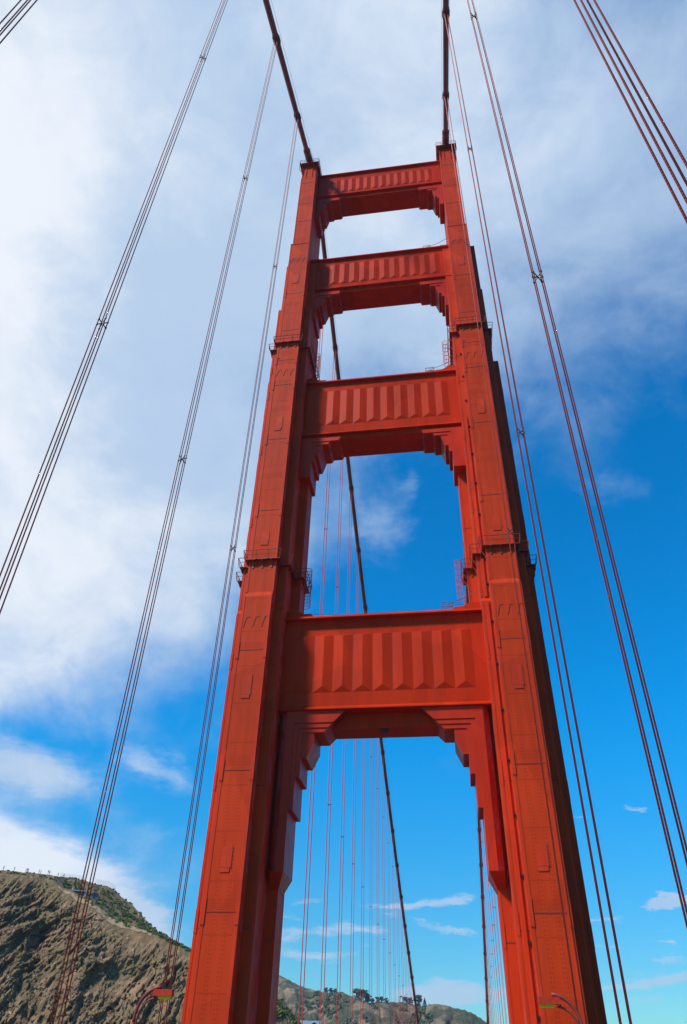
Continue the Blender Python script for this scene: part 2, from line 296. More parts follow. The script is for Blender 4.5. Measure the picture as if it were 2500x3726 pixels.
# twisted strands on the nearer suspender ropes
t = m_rope.node_tree; tcn = t.nodes.new('ShaderNodeTexCoord'); wv = t.nodes.new('ShaderNodeTexWave'); wv.wave_type = 'BANDS'; wv.bands_direction = 'DIAGONAL'
wv.inputs['Scale'].default_value = 4.0; t.links.new(tcn.outputs['Object'], wv.inputs['Vector']); bn = t.nodes.new('ShaderNodeBump'); bn.inputs['Strength'].default_value = 0.3; bn.inputs['Distance'].default_value = 0.02
t.links.new(wv.outputs['Fac'], bn.inputs['Height']); t.links.new(bn.outputs[0], t.nodes['Principled BSDF'].inputs['Normal'])

# ------------------------------------------------------------------ tower
A = 13.716
tower = empty('bridge_tower', (0, 0, 0), label='tall orange-red steel suspension bridge tower with two stepped legs and four cross beams', cat='bridge tower')
X1, X2, X3 = 1.62, 2.667, 3.73
SEAMS = [0.6, 12.97, 24.97, 37.69, 57.15, 69.39, 80.25, 85.73]
TOPS = [102.65, 125.83, 132.12, 139.98]
def ring_outline(tiers, e):
    (x1, f1, b1) = tiers[0]; pts = []
    T = [(x+e, f-e, b+e) for x, f, b in tiers]
    right = []
    for k, (x, f, b) in enumerate(T):
        right.append((x, f))
        if k+1 < len(T): right.append((x, T[k+1][1]))
    for k in reversed(range(len(T))):
        right.append((T[k][0], T[k][2]))
        if k > 0: right.append((T[k-1][0], T[k][2]))
    left = [(-x, y) for x, y in reversed(right)]
    return right + left
def walkway(parent, tiers, z, gapfill):
    mb = MB(); inn = ring_outline(tiers, 0.03); outl = ring_outline(tiers, 0.46); n = len(inn)
    for k in range(n):
        j = (k+1) % n
        a, b, c, d = inn[k], inn[j], outl[j], outl[k]
        mb.hexa([(a[0],a[1],z),(b[0],b[1],z),(c[0],c[1],z),(d[0],d[1],z),(a[0],a[1],z+0.07),(b[0],b[1],z+0.07),(c[0],c[1],z+0.07),(d[0],d[1],z+0.07)])
    o = mb.build('walkway', m_rail, parent)
    rl = MB(); e = ring_outline(tiers, 0.50); e2 = ring_outline(tiers, 0.66)
    for h, rr in ((0.62, 0.035), (1.18, 0.045)):
        for k in range(n):
            j = (k+1) % n; f = h/1.18
            p = lambda q: (e[q][0]*(1-f)+e2[q][0]*f, e[q][1]*(1-f)+e2[q][1]*f, z+h)
            rl.tube([p(k), p(j)], rr, 5)
    for k in range(n):
        j = (k+1) % n; ln = math.hypot(e[j][0]-e[k][0], e[j][1]-e[k][1]); m = max(1, round(ln/1.5))
        for q in range(m):
            u = q/m; a = [(1-u)*e[k][i]+u*e[j][i] for i in (0,1)]; b = [(1-u)*e2[k][i]+u*e2[j][i] for i in (0,1)]
            rl.tube([(a[0],a[1],z), (b[0],b[1],z+1.18)], 0.042, 5)
    rl.build('railing', m_rail, o)
    for k in range(n):
        j = (k+1) % n; ln = math.hypot(e[j][0]-e[k][0], e[j][1]-e[k][1])
        if ln < 0.6: continue
        m = max(1, round(ln/1.6)); nx, ny = (e[j][1]-e[k][1])/ln, -(e[j][0]-e[k][0])/ln
        for q in range(m):
            bk = MB(); u = (q+0.5)/m; x = (1-u)*inn[k][0]+u*inn[j][0]; y = (1-u)*inn[k][1]+u*inn[j][1]
            s = 1 if (outl[k][0]-inn[k][0])*nx+(outl[k][1]-inn[k][1])*ny > 0 else -1
            bk.bar((x, y, z-0.75), (x+s*nx*0.42, y+s*ny*0.42, z-0.02), 0.06, 0.10)
            bk.bar((x, y, z-0.07), (x+s*nx*0.46, y+s*ny*0.46, z-0.07), 0.08, 0.12)
            bk.box(x-0.09, x+0.09, y-0.05, y+0.05, z-1.0, z-0.6)
            bk.build('bracket', m_rail, o)
    return o
def caged_ladder(x, y, z0, zc, z1, parent, d):
    mb = MB()
    for s in (-0.2, 0.2): mb.tube([(x, y+s, z0), (x, y+s, z1)], 0.035, 5)
    z = z0+0.3
    while z < z1: mb.tube([(x, y-0.2, z), (x, y+0.2, z)], 0.018, 4); z += 0.35
    hoops = []; z = zc
    while z <= z1+0.01:
        pts = [(x+d*(0.75*math.sin(a)), y+0.4*math.cos(a), z) for a in [math.pi*k/8 for k in range(9)]]
        mb.tube(pts, 0.03, 4); z += (z1-zc)/6
    for k in range(1, 8, 1):
        a = math.pi*k/8; mb.tube([(x+d*0.75*math.sin(a), y+0.4*math.cos(a), zc), (x+d*0.75*math.sin(a), y+0.4*math.cos(a), z1)], 0.022, 4)
    return mb.build('caged_ladder', m_trim, parent)
for sx in (-1, 1):
    mb = MB()
    # ---- main shaft (narrow, deepest)
    mb.box(-X1, X1, -6.6, 4.6, -72, 44.4)
    mb.frus((-X1, X1, -6.6, 4.6), (-X1+.003, X1-.003, -6.1, 4.2), 44.4, 45.2)
    mb.box(-X1+.003, X1-.003, -6.1, 4.2, 45.2, 86.0)
    mb.box(-X1+.006, X1-.006, -5.92, 4.0, 86.0, 117.4)
    mb.box(-1.46, 1.46, -5.35, 2.8, 117.4, 141.9)
    mb.box(-1.40, 1.40, -5.25, 2.7, 141.9, 146.9)
    # ---- second tier
    mb.box(-X2, X2, -5.0, 3.0, -72, 43.2)
    mb.frus((-X2, X2, -5.0, 3.0), (-X2+.003, X2-.003, -4.6, 2.6), 43.2, 43.8)
    mb.box(-X2+.003, X2-.003, -4.6, 2.6, 43.8, 100.3)
    mb.box(-X2+.006, X2-.006, -3.3, 1.9, 100.3, 114.6)
    # ---- third tier
    mb.box(-X3, X3, -1.65, 1.2, -72, 86.3)
    # corner angles, splice plates, cap strips
    tr = mb; mb.mi = 1
    def corner(x, yf, z0, z1, wd=0.24, t=0.035, yd=0.26):
        for s in (-1, 1):
            tr.box(s*(x+t*0.8), s*(x-wd), yf-t, yf+0.01, z0, z1)
            tr.box(s*(x-0.01), s*(x+t*0.8), yf+0.011, yf+yd, z0, z1)
    corner(X1, -6.6, -60, 44.38); corner(X1, -6.1, 45.25, 85.98); corner(X1, -5.92, 86.03, 117.3); corner(1.46, -5.35, 117.5, 141.8, 0.16)
    corner(X2, -5.0, -60, 43.15, 0.2); corner(X2, -4.6, 43.9, 100.2, 0.2); corner(X2, -3.3, 100.4, 114.5, 0.2); corner(X3, -1.65, -60, 86.2, 0.2)
    for z in SEAMS + [102.65]:
        yf = -6.6 if z < 44 else (-6.1 if z < 86 else -5.92)
        for s in (-1, 1):
            tr.box(s*(X1+0.05), s*(X1-0.27), yf-0.075, yf-0.036, z-0.95, z+1.1)
            ys = -5.0 if z < 43 else -4.6
            if z < 100: tr.box(s*(X2+0.045), s*(X2-0.22), ys-0.07, ys-0.036, z-1.4, z+0.4)
            if z < 86: tr.box(s*(X3+0.045), s*(X3-0.22), -1.65-0.07, -1.65-0.036, z-1.9, z+0.0)
    # framed access plates
    for zc_, hh in ((17.3, 0.85), (33.7, 1.05), (72.5, 1.1), (106.9, 1.1), (53.0, .8), (91, .7)):
        yf = -6.6 if zc_ < 44 else (-6.1 if zc_ < 86 else -5.92)
        tr.box(-0.42, 0.42, yf-0.045, yf-0.002, zc_-hh, zc_+hh)
        tr.box(-0.52, 0.36, yf-0.06, yf-0.002, zc_-hh-0.42, zc_-hh-0.02)
    # cover strip round the step at 117 m and cap edges
    tr.box(-X1-.05, X1+.05, -5.98, -5.9, 117.22, 117.46); tr.box(-X2-.04, X2+.04, -3.36, -3.28, 114.42, 114.66)
    tr.box(-X1-.02, X1+.02, -5.9, 3.9, 117.4, 117.5)
    # pilaster ribs on the crown
    for x in (-1.3, -0.62, 0.62, 1.3): tr.box(x-0.07, x+0.07, -5.36, -5.25, 142.0, 146.6)
    tr.box(-1.5, 1.5, -5.36, -5.2, 141.78, 141.98)
    jn = mb; mb.mi = 2  # dark strips along laps and plate edges, shadow lines painted in
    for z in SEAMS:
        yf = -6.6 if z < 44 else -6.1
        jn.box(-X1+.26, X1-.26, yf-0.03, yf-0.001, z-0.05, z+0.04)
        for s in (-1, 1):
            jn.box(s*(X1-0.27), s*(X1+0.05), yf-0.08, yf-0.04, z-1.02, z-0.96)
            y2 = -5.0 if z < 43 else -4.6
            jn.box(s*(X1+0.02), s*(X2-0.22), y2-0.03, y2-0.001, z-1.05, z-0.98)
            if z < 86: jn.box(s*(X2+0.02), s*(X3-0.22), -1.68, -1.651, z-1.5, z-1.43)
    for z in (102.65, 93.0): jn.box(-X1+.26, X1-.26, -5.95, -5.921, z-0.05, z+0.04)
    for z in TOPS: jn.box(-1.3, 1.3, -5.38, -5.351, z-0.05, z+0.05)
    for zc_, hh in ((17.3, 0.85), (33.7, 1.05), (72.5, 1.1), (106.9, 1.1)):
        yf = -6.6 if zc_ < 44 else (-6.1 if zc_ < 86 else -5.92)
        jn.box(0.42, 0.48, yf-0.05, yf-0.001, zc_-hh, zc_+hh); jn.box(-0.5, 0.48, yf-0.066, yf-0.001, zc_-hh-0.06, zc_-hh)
    for zt in (41.7, 83.4, 112.8):    # slanting stiffener ends under each cross beam level
        yf = -6.6 if zt < 44 else (-6.1 if zt < 86 else -5.92)
        for x in (-0.95, 0.08, 1.1):
            jn.bar((x-0.28, yf-0.02, zt-1.25), (x+0.02, yf-0.02, zt), 0.05, 0.06)
            jn.box(x+0.02, x+0.40, yf-0.035, yf-0.001, zt-0.02, zt+0.05)
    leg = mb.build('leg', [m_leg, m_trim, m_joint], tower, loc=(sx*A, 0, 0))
    # conduit with small lamps in the inner corner
    if sx > 0:
        cn = MB(); xi = -sx*(A-11.62)
        cn.box(xi-0.16, xi+0.16, -5.17, -5.002, -20, 43.1); cn.box(xi-0.15, xi+0.15, -4.77, -4.603, 43.9, 72); 
        cn.build('conduit', m_trim, leg)
        for k in range(17):
            kb = MB()
            z = 6.16 + 4.93*k
            yk = -5.0 if z < 43 else -4.6
            kb.box(xi+sx*0.20, xi+sx*0.42, yk-0.22, yk-0.002, z-0.10, z+0.10)
            kb.build('fitting', m_black, leg)
    # walkways
    walkway(tower, [(X1, -6.1, 4.2), (X2, -4.6, 2.6), (X3, -1.65, 1.2)], 49.5, 0).location = (sx*A, 0, 0)
    walkway(tower, [(X1, -5.92, 4.0), (X2, -4.6, 2.6)], 89.7, 0).location = (sx*A, 0, 0)
    caged_ladder(sx*9.35, -2.0, 43.3, 45.3, 50.6, tower, -sx); caged_ladder(sx*10.25, -2.0, 84.0, 86.0, 91.2, tower, -sx)
    # tower top: platform, rails, saddle housing
    tp = MB(); tp.box(-1.95, 1.95, -6.0, 3.4, 146.9, 147.05); plat = tp.build('top_platform', m_rail, tower, loc=(sx*A, 0, 0))
    rl = MB(); cs = [(-1.95, -6.0), (1.95, -6.0), (1.95, 3.4), (-1.95, 3.4)]
    for k in range(4):
        a, b = cs[k], cs[(k+1) % 4]
        for h in (0.55, 1.15): rl.tube([(a[0], a[1], 147.05+h), (b[0], b[1], 147.05+h)], 0.035, 5)
        m = 4 if k % 2 == 0 else 6
        for q in range(m):
            u = q/m; rl.tube([(a[0]+(b[0]-a[0])*u, a[1]+(b[1]-a[1])*u, 147.0), (a[0]+(b[0]-a[0])*u, a[1]+(b[1]-a[1])*u, 148.2)], 0.035, 5)
    rl.build('railing', m_rail, plat)
    for s in (-1, 1):
        for y in (-2.5, 0.5, 2.9): sp_ = MB(); sp_.bar((s*1.42, y, 145.6), (s*1.9, y, 146.9), 0.09, 0.09); sp_.build('support_bracket', m_rail, plat)
        sp_ = MB()
        sp_.bar((s*1.92, -5.9, 144.6), (s*1.92, -5.9, 147.0), 0.08, 0.08); sp_.bar((s*1.42, -5.2, 144.7), (s*1.95, -5.9, 144.7), 0.07, 0.07)
        sp_.build('support_bracket', m_rail, plat)
    sh = MB(); sh.frus((-1.5, 1.5, -5.2, 2.6), (-0.8, 0.8, -4.6, 2.2), 147.06, 148.7); sh.frus((-0.8, 0.8, -4.6, 2.2), (-0.6, 0.6, -1.5, 2.0), 148.7, 152.4)
    sh.build('cable_saddle', m_band, tower, loc=(sx*A, 0, 0))

def mirror(poly): return [(-x, z) for x, z in poly]
BEAMS = [  # top, lip bottom, underside, half width, flutes, flute zlo, zhi, flute half extent, bracket layers, hump profile, recess Y
 dict(top=43.1, lip=32.15, und=30.55, hw=11.045, n=9, f0=34.1, f1=40.9, fe=9.72, rec=-1.9,
      br=[dict(x=9.3, zb=16.8, arm=30.85, end=3.87), dict(x=8.83, zb=22.2, arm=30.35, end=4.37), dict(x=8.38, zb=25.36, arm=29.88, end=4.84)], core=(7.85, 27.3, 7.13, 28.8), outer=10.12, et=32.15, fd=0.22),
 dict(top=83.2, lip=72.35, und=71.6, hw=11.045, n=10, f0=74.25, f1=81.2, fe=9.75, rec=-2.85,
      br=[dict(x=9.51, zb=64.8, arm=71.2, end=5.72), dict(x=9.09, zb=67.6, arm=70.68, end=7.2)], core=(8.66, 68.8, 8.12, 70.55), outer=11.04, et=71.62, fd=0.20),
 dict(top=115.6, lip=106.75, und=105.95, hw=12.09, n=12, f0=108.1, f1=113.9, fe=10.4, rec=-2.9,
      br=[dict(x=10.56, zb=99.2, arm=105.4, end=6.8), dict(x=10.13, zb=101.8, arm=104.85, end=8.35)], core=(9.71, 102.85, 9.17, 104.7), outer=12.09, et=105.97, fd=0.19),
 dict(top=146.0, lip=137.85, und=136.95, hw=12.2, n=14, f0=139.0, f1=143.7, fe=10.6, rec=-2.9,
      br=[dict(x=11.4, zb=130.2, arm=136.3, end=7.7), dict(x=11.07, zb=132.6, arm=135.8, end=9.3)], core=(10.73, 133.4, 10.26, 135.6), outer=12.2, et=136.97, fd=0.18)]
for bi, B in enumerate(BEAMS):
    hw = B['hw']; mb = MB(); YF = -3.1; YB = 1.05
    ztop = B['top']-0.28
    mb.box(-hw, hw, YF, YB, B['lip']+0.38, ztop)
    # recessed web below the lip
    mb.box(-hw+.02, hw-.02, B['rec'], YB-0.12, B['und'], B['lip']+0.02)
    beam = mb.build('cross_beam', m_strut, tower)
    # cornice + lower lip
    cn = MB()
    if bi == 0: cn.frus((-hw, hw, YF-0.72, YB+.3), (-hw, hw, YF-0.62, YB+.25), ztop, B['top'])
    else: cn.frus((-hw, hw, YF-0.46, YB+.3), (-hw, hw, YF-0.40, YB+.25), ztop, B['top'])
    cn.prism_y([(-hw, B['lip']+.02), (hw, B['lip']+.02), (hw, B['lip']+0.378), (-hw, B['lip']+0.378)], YF-0.001, YB-0.02)
    z0 = B['lip']+.02
    cn.hexa([(-hw, YF-0.26, z0), (hw, YF-0.26, z0), (hw, YF-0.001, z0), (-hw, YF-0.001, z0), (-hw, YF-0.26, z0+0.10), (hw, YF-0.26, z0+0.10), (hw, YF-0.001, z0+0.42), (-hw, YF-0.001, z0+0.42)])
    cn.build('cornice', m_strut, beam)
    # fluted panel: vertical ridges with sloping ends
    fl = MB(); pitch = 2*B['fe']/B['n']; d = B['fd']; zlo, zhi = B['f0'], B['f1']; rise = pitch*0.31
    for k in range(B['n']):
        xa = -B['fe']+k*pitch+0.03; xb = xa+pitch-0.06; xm = (xa+xb)/2; y0 = YF-0.002; y1 = YF-d
        a, b, c, e = (xa, y0, zlo), (xb, y0, zlo), (xb, y0, zhi), (xa, y0, zhi); p, q = (xm, y1, zlo+rise), (xm, y1, zhi-rise*0.25)
        fl.face([a, p, q, e]); fl.face([p, b, c, q]); fl.face([a, b, p]); fl.face([e, q, c])
    fl.build('fluted_panel', m_strut, beam)
    # stepped haunches on top of the beam next to the legs
    T = B['top']; k = (1.0, 1.0, 0.8, 0.55)[bi]
    for s in (-1, 1):
        o = hw-11.05
        poly = [(hw, T), (hw, T+1.2*k), (9.75+o, T+1.2*k), (9.13+o, T+.78*k), (8.23+o, T+.78*k), (7.86+o, T+.38*k), (5.67+o, T+.38*k), (5.36+o, T+.002)]
        if bi == 3: poly = [(hw, T), (hw, T+0.35), (9.3, T+0.33), (8.8, T+.002)]
        hp = MB(); hp.prism_y([(s*x, z) for x, z in poly], YF+0.10, YB-0.1); hp.build('stepped_top', m_strut, beam)
    # seams between plates
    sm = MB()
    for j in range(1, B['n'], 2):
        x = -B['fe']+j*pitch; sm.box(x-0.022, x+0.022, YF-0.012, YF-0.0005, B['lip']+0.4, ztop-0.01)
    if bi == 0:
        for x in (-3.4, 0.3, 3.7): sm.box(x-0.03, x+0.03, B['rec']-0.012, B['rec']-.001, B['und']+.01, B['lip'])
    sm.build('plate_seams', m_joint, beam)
    # corner brackets
    for s in (-1, 1):
        bk = MB(); xo = B['outer']; zt = B['lip']-0.001
        if bi: zt = B['und']+0.25
        for li, l in enumerate(B['br']):
            yf = YF+0.0+0.09*li + (0.02 if bi else 0); arm = l['arm']
            e0 = l['end']; dz = zt-arm
            if bi == 0: e0 = 3.87; e1 = e0+(zt-arm)
            else: e1 = e0+0.55
            poly = [(xo, zt), (xo, l['zb']), (l['x'], l['zb']), (l['x'], arm), (e1, arm), (e0, zt)]
            if bi: 
                poly = [(xo, zt), (xo, l['zb']), (l['x'], l['zb']), (l['x'], arm), (e0+0.12, arm), (e0-0.1, arm+0.42), (e0-.1, zt)]
            bk.prism_y([(s*x, z) for x, z in poly], yf, YB-0.004*li)
        xa, za, xb, zb_ = B['core']; li = len(B['br'])
        armk = B['br'][-1]['arm']
        bk.prism_y([(s*x, z) for x, z in [(xo-0.01, armk+.05), (xo-0.01, za), (xa, za), (xb, zb_), (xb, armk+.05)]], YF+0.09*li+(0.02 if bi else 0), YB-0.004*li)
        x1b = B['br'][0]['x']; z1b = B['br'][0]['zb']
        if bi == 0:
            # bevelled outer edge and hopper-shaped foot
            z0, z1 = z1b, zt
            pts = [(10.121, YF+.004), (10.7, YF+0.6), (10.7, YB-.01), (10.121, YB-.01)]
            if s < 0: pts = [(-x, y) for x, y in reversed(pts)]
            bk.hexa([(x, y, z0) for x, y in pts] + [(x, y, z1) for x, y in pts])
            top = [(9.3, YF), (10.12, YF), (10.7, YF+.6), (10.7, YB)]; 
            q0 = [(s*9.31, YF+.005), (s*10.69, YF+.005), (s*10.69, YB-.02), (s*9.31, YB-.02)]; q1 = [(s*9.95, -1.7), (s*10.6, -1.7), (s*10.6, 0.7), (s*9.95, 0.7)]
            if s < 0: q0 = [q0[1], q0[0], q0[3], q0[2]]; q1 = [q1[1], q1[0], q1[3], q1[2]]
            bk.hexa([(x, y, z0-1.25) for x, y in q1] + [(x, y, z0-.003) for x, y in q0])
        bk.build('corner_bracket', m_brk, beam)
    # service frame and lifeline on top
    if bi < 3:
        sf = MB(); x0 = 6.75+0.0*bi if bi < 2 else 7.8; z0 = B['top']+.35*k
        for x in (x0, x0+1.2): sf.tube([(x, -2.9, z0), (x, -2.9, z0+1.1)], 0.05, 5)
        for h in (0.5, 1.1): sf.tube([(x0-.05, -2.9, z0+h), (x0+1.25, -2.9, z0+h)], 0.05, 5)
        sf.tube([(x0+0.6, -2.9, z0+0.3), (x0+0.6, -2.9, z0+1.0)], 0.03, 4); sf.tube([(x0+0.2, -2.9, z0+0.32), (x0+1.0, -2.9, z0+0.32)], 0.035, 4)
        sf.build('service_frame', m_rail, beam)
        wr = MB(); p0 = Vector((-hw+0.3, -2.6, B['top']+1.1)); p1 = Vector((hw-1.2, -2.6, B['top']+1.3))
        wr.tube([p0.lerp(p1, u/12)-Vector((0, 0, 0.5*(1-(2*u/12-1)**2))) for u in range(13)], 0.02, 4)
        wr.tube([(x0+.6, -2.85, z0+.75), (x0+2.4, -2.85, z0+1.5), (hw+.2, -3.3, z0+2.3)], 0.035, 4)
        wr.build('lifeline_wire', m_wire, beam)
    if bi == 0:
        nl = MB(); nl.box(-0.45, 0.35, -1.6, -1.2, 30.25, 30.548); nl.tube([(-.25, -1.72, 30.38), (-.25, -1.5, 30.38)], .1, 8); nl.tube([(.15, -1.72, 30.38), (.15, -1.5, 30.38)], .1, 8)
        nl.build('navigation_lamp', m_black, beam)

# ------------------------------------------------------------------ cables
def cz(y):
    a = y-2.2
    if a < 0: return 152+0.519*a+0.519/1280*a*a
    return 152-0.601*a+0.00043*a*a
ORD = ['first', 'second', 'third', 'fourth', 'fifth', 'sixth', 'seventh', 'eighth', 'ninth', 'tenth', 'eleventh', 'twelfth', 'thirteenth', 'fourteenth', 'fifteenth', 'sixteenth', 'seventeenth', 'eighteenth', 'nineteenth', 'twentieth']
SIDE = {-1: 'left', 1: 'right'}
for s in (-1, 1):
    x = s*A
    root = empty('main_cable', (x, 0, 0), label='%s thick dark red main suspension cable draped over the tower top' % ('leftmost' if s < 0 else 'rightmost'), cat='bridge cable', group='main cables')
    ys = [-300+4*k for k in range(75)] + [2.2*0.5*k for k in range(0, 3)] + [4+4*k for k in range(80)]
    ys = sorted(set(ys)); mb = MB(); mb.tube([(0, y, cz(y)) for y in ys], 0.47, 20); mb.build('strand', m_cable, root, smooth=True)
    hr = MB()
    for o in (-0.62, 0.62): hr.tube([(o, y, cz(y)+1.15) for y in ys], 0.022, 4, cap=False)
    hr.build('hand_rope', m_wire, root)
    # sleeve at the saddle
    sl = MB(); P = lambda y: Vector((0, y, cz(y)))
    sl.tube([P(-9.0), P(-8.75), P(-8.1), P(-8.0), P(-3.0)], [0.55, 0.68, 0.68, 0.60, 0.60], 20)
    for y in (-7.2, -6.5, -5.8, -5.1): sl.tube([P(y), P(y+0.12)], 0.65, 20)
    for o in (-0.66, 0.66): sl.tube([P(-8.1)+Vector((o, 0, 0)), P(-4.5)+Vector((o*1.1, 0, 0))], 0.035, 4)
    sl.build('saddle_sleeve', m_band, root, smooth=False)
    hang = [(-(16.86+15.24*k)-(0.3 if k == 3 and s > 0 else 0), k, 'main') for k in range(4)] + [(16.18+15.24*k, k, 'side') for k in range(20)]
    for y, k, kind in hang:
        z = cz(y)
        if z < 9: continue
        bd = MB(); d = (P(y+.1)-P(y-.1)).normalized(); c = P(y)
        sgn = 1
        bd.tube([c-d*0.62, c-d*0.55, c+d*0.55, c+d*0.62], [0.50, 0.57, 0.57, 0.50], 16)
        for q in (-0.42, -0.14, 0.14, 0.42):
            bd.tube([c+d*(q-0.045), c+d*(q+0.045)], 0.63, 16)
        bd.tube([c-d*0.95, c-d*0.62], 0.52, 16); bd.tube([c+d*0.62, c+d*0.95], 0.52, 16)
        bd.build('cable_band', m_band, root)
        # the suspender hanging from this band
        if kind == 'main':
            lab = 'red suspender ropes in front of the tower, %s set out from the %s leg' % (('first', 'second', 'third', 'fourth')[k], SIDE[s])
        else:
            lab = 'thin suspender ropes behind the tower under the %s cable, %s set beyond it' % (SIDE[s], ORD[k])
        so = empty('suspender_rope', (x, y, -1.5), label=lab, cat='suspender ropes', group='suspender ropes hanging from the main cables')
        near = kind == 'main'; zt = z+1.5
        ax, ay = 0.225, 0.175
        def rope(px, py, name='rope'):
            rb = MB(); n = 8 if near else 5
            px_ = 0.42 if px > 0 else -0.42
            top = [(px, py, 0), (px, py, zt-1.9), (px*1.05, py, zt-1.3), (px*1.7 if near else px, py*1.0, zt-0.5), (px_*1.25 if near else px, py, zt+0.05)]
            rb.tube(top, 0.036, n)
            return rb.build(name, m_rope, so, smooth=True)
        if near:
            for px in (-ax, ax):
                for py in (-ay, ay): rope(px, py)
            lp = MB()
            for py in (-ay, ay):
                lp.tube([(0.55*math.cos(a), py+ -0.0, zt+0.05+0.55*math.sin(a)) for a in [math.pi*q/10 for q in range(11)]], 0.04, 6)
            lp.build('rope_loop', m_rope, so)
            zs = ([43.7, 93.4], [42.0, 89.0], [40.0, 83.8], [38.5, 78])[k]
        else:
            for px in (-ax, ax):
                rb = MB()
                for py in (-ay*0.8, ay*0.8): rb.tube([(px, py, 0), (px, py, zt-0.3)], 0.036, 5)
                rb.build('rope', m_rope, so)
            zs = [zz for zz in (37.0-1.2*(k-2), 37.0-1.2*(k-2)+46-2*k) if 5 < zz < z-8]
        for zz in zs:
            sp2 = MB(); zz = zz+1.5
            if near:
                for u in (-1, 1):
                    sp2.bar((-ax, -ay, zz-u*0.28), (ax, ay, zz+u*0.28), 0.05, 0.05); sp2.bar((-ax, ay, zz-u*.28), (ax, -ay, zz+u*.28), 0.05, 0.05)
                for px in (-ax, ax):
                    for py in (-ay, ay):
                        for u in (-0.28, 0.28): sp2.tube([(px, py, zz+u-0.06), (px, py, zz+u+0.06)], 0.065, 6)
            else:
                sp2.box(-ax, ax, -0.03, 0.03, zz-0.05, zz+0.05)
                for px in (-ax, ax): sp2.box(px-.06, px+.06, -0.08, 0.08, zz-0.12, zz+0.12)
            sp2.build('spacer_clamp', m_black, so)

# ------------------------------------------------------------------ street lamps
def lamp(x, y, zt, s, label):
    root = empty('street_lamp', (x, y, -1.5), label=label, cat='street lamp', group='street lamps along the roadway')
    H = zt+1.5
    pole = MB(); pole.tube([(0, 0, 0), (0, 0, 0.5), (0, 0, 0.55), (0, 0, H-1.5)], [0.16, 0.15, 0.10, 0.075], 12); pole.tube([(0.14*s, 0, 0.5), (0.14*s, 0, H-1.7)], 0.045, 8); pole.build('pole', m_rail, root, smooth=True)
    arm = MB()
    arm.tube([(0, 0, H-1.6)] + [(s*1.30*(1-math.cos(a)), 0, H-1.5+1.45*math.sin(a)) for a in [math.pi/2*q/10*0.98 for q in range(11)]], 0.085, 10)
    arm.tube([(s*0.13, 0, H-1.75)] + [(s*(0.13+0.92*(1-math.cos(a))), 0, H-1.65+1.10*math.sin(a)) for a in [math.pi/2*q/10 for q in range(11)]], 0.05, 8)
    arm.tube([(s*0.9, 0, H-0.62), (s*0.9, 0, H-0.15)], 0.04, 6)
    arm.build('arm', m_rail, root, smooth=True)
    hd = MB(); x0, x1 = (0.85*s, 1.95*s)
    hd.frus((min(x0, x1), max(x0, x1), -0.2, 0.2), (min(x0, x1)+.05, max(x0, x1)-.05, -0.14, 0.14), H-0.46, H-0.16)
    h = hd.build('lamp_head', m_lamp, root)
    ln = MB(); a, b = sorted((s*1.15, s*1.9)); ln.frus((a+.05, b-.05, -0.12, 0.12), (a, b, -0.16, 0.16), H-0.60, H-0.461)
    ln.build('lens', m_lens, h)
lamp(-10.75, -29.4, 5.82, 1, 'red curved-arm street lamp with yellow lens in front of the rocky hillside')
lamp(12.0, -30.5, 5.72, -1, 'red curved-arm street lamp with yellow lens in front of the right tower leg')

# ------------------------------------------------------------------ deck, water
rd = MB(); rd.box(-9.1, 9.1, -420, 360, -2.3, -1.7); rd.build('road', m_asph, kind='structure')
sw_ = MB()
for s in (-1, 1): sw_.box(s*9.1, s*13.0, -420, 360, -2.3, -1.5)
sw_.build('pavement', m_pave, kind='structure')
ml = MB()
for x in (-6.1, -3.05, 0, 3.05, 6.1):
    for k in range(60): ml.box(x-0.07, x+0.07, -380+12*k, -377+12*k, -1.699, -1.695)
ml.build('road_marking', m_paint, kind='structure')
tg = MB()
for s in (-1, 1):
    for k in range(48):
        y = -380+15.24*k; tg.bar((s*13.9, y, -2.4), (s*13.9, y+7.6, -9.6), .5, .5); tg.bar((s*13.9, y+7.6, -9.6), (s*13.9, y+15.2, -2.4), .5, .5)
    tg.box(s*13.6, s*14.2, -420, 360, -2.5, -1.9); tg.box(s*13.6, s*14.2, -420, 360, -10.1, -9.6)
tg.build('deck_truss', m_strut, label='red steel stiffening truss running along both edges of the bridge deck', cat='truss')
m_water = mat('water', (0.02, 0.06, 0.07), 0.15, bump=0.6, bscale=0.05)
wt = MB(); wt.face([(-15000, -15000, -70), (15000, -15000, -70), (15000, 15000, -70), (-15000, 15000, -70)]); wt.build('water', m_water, kind='structure')

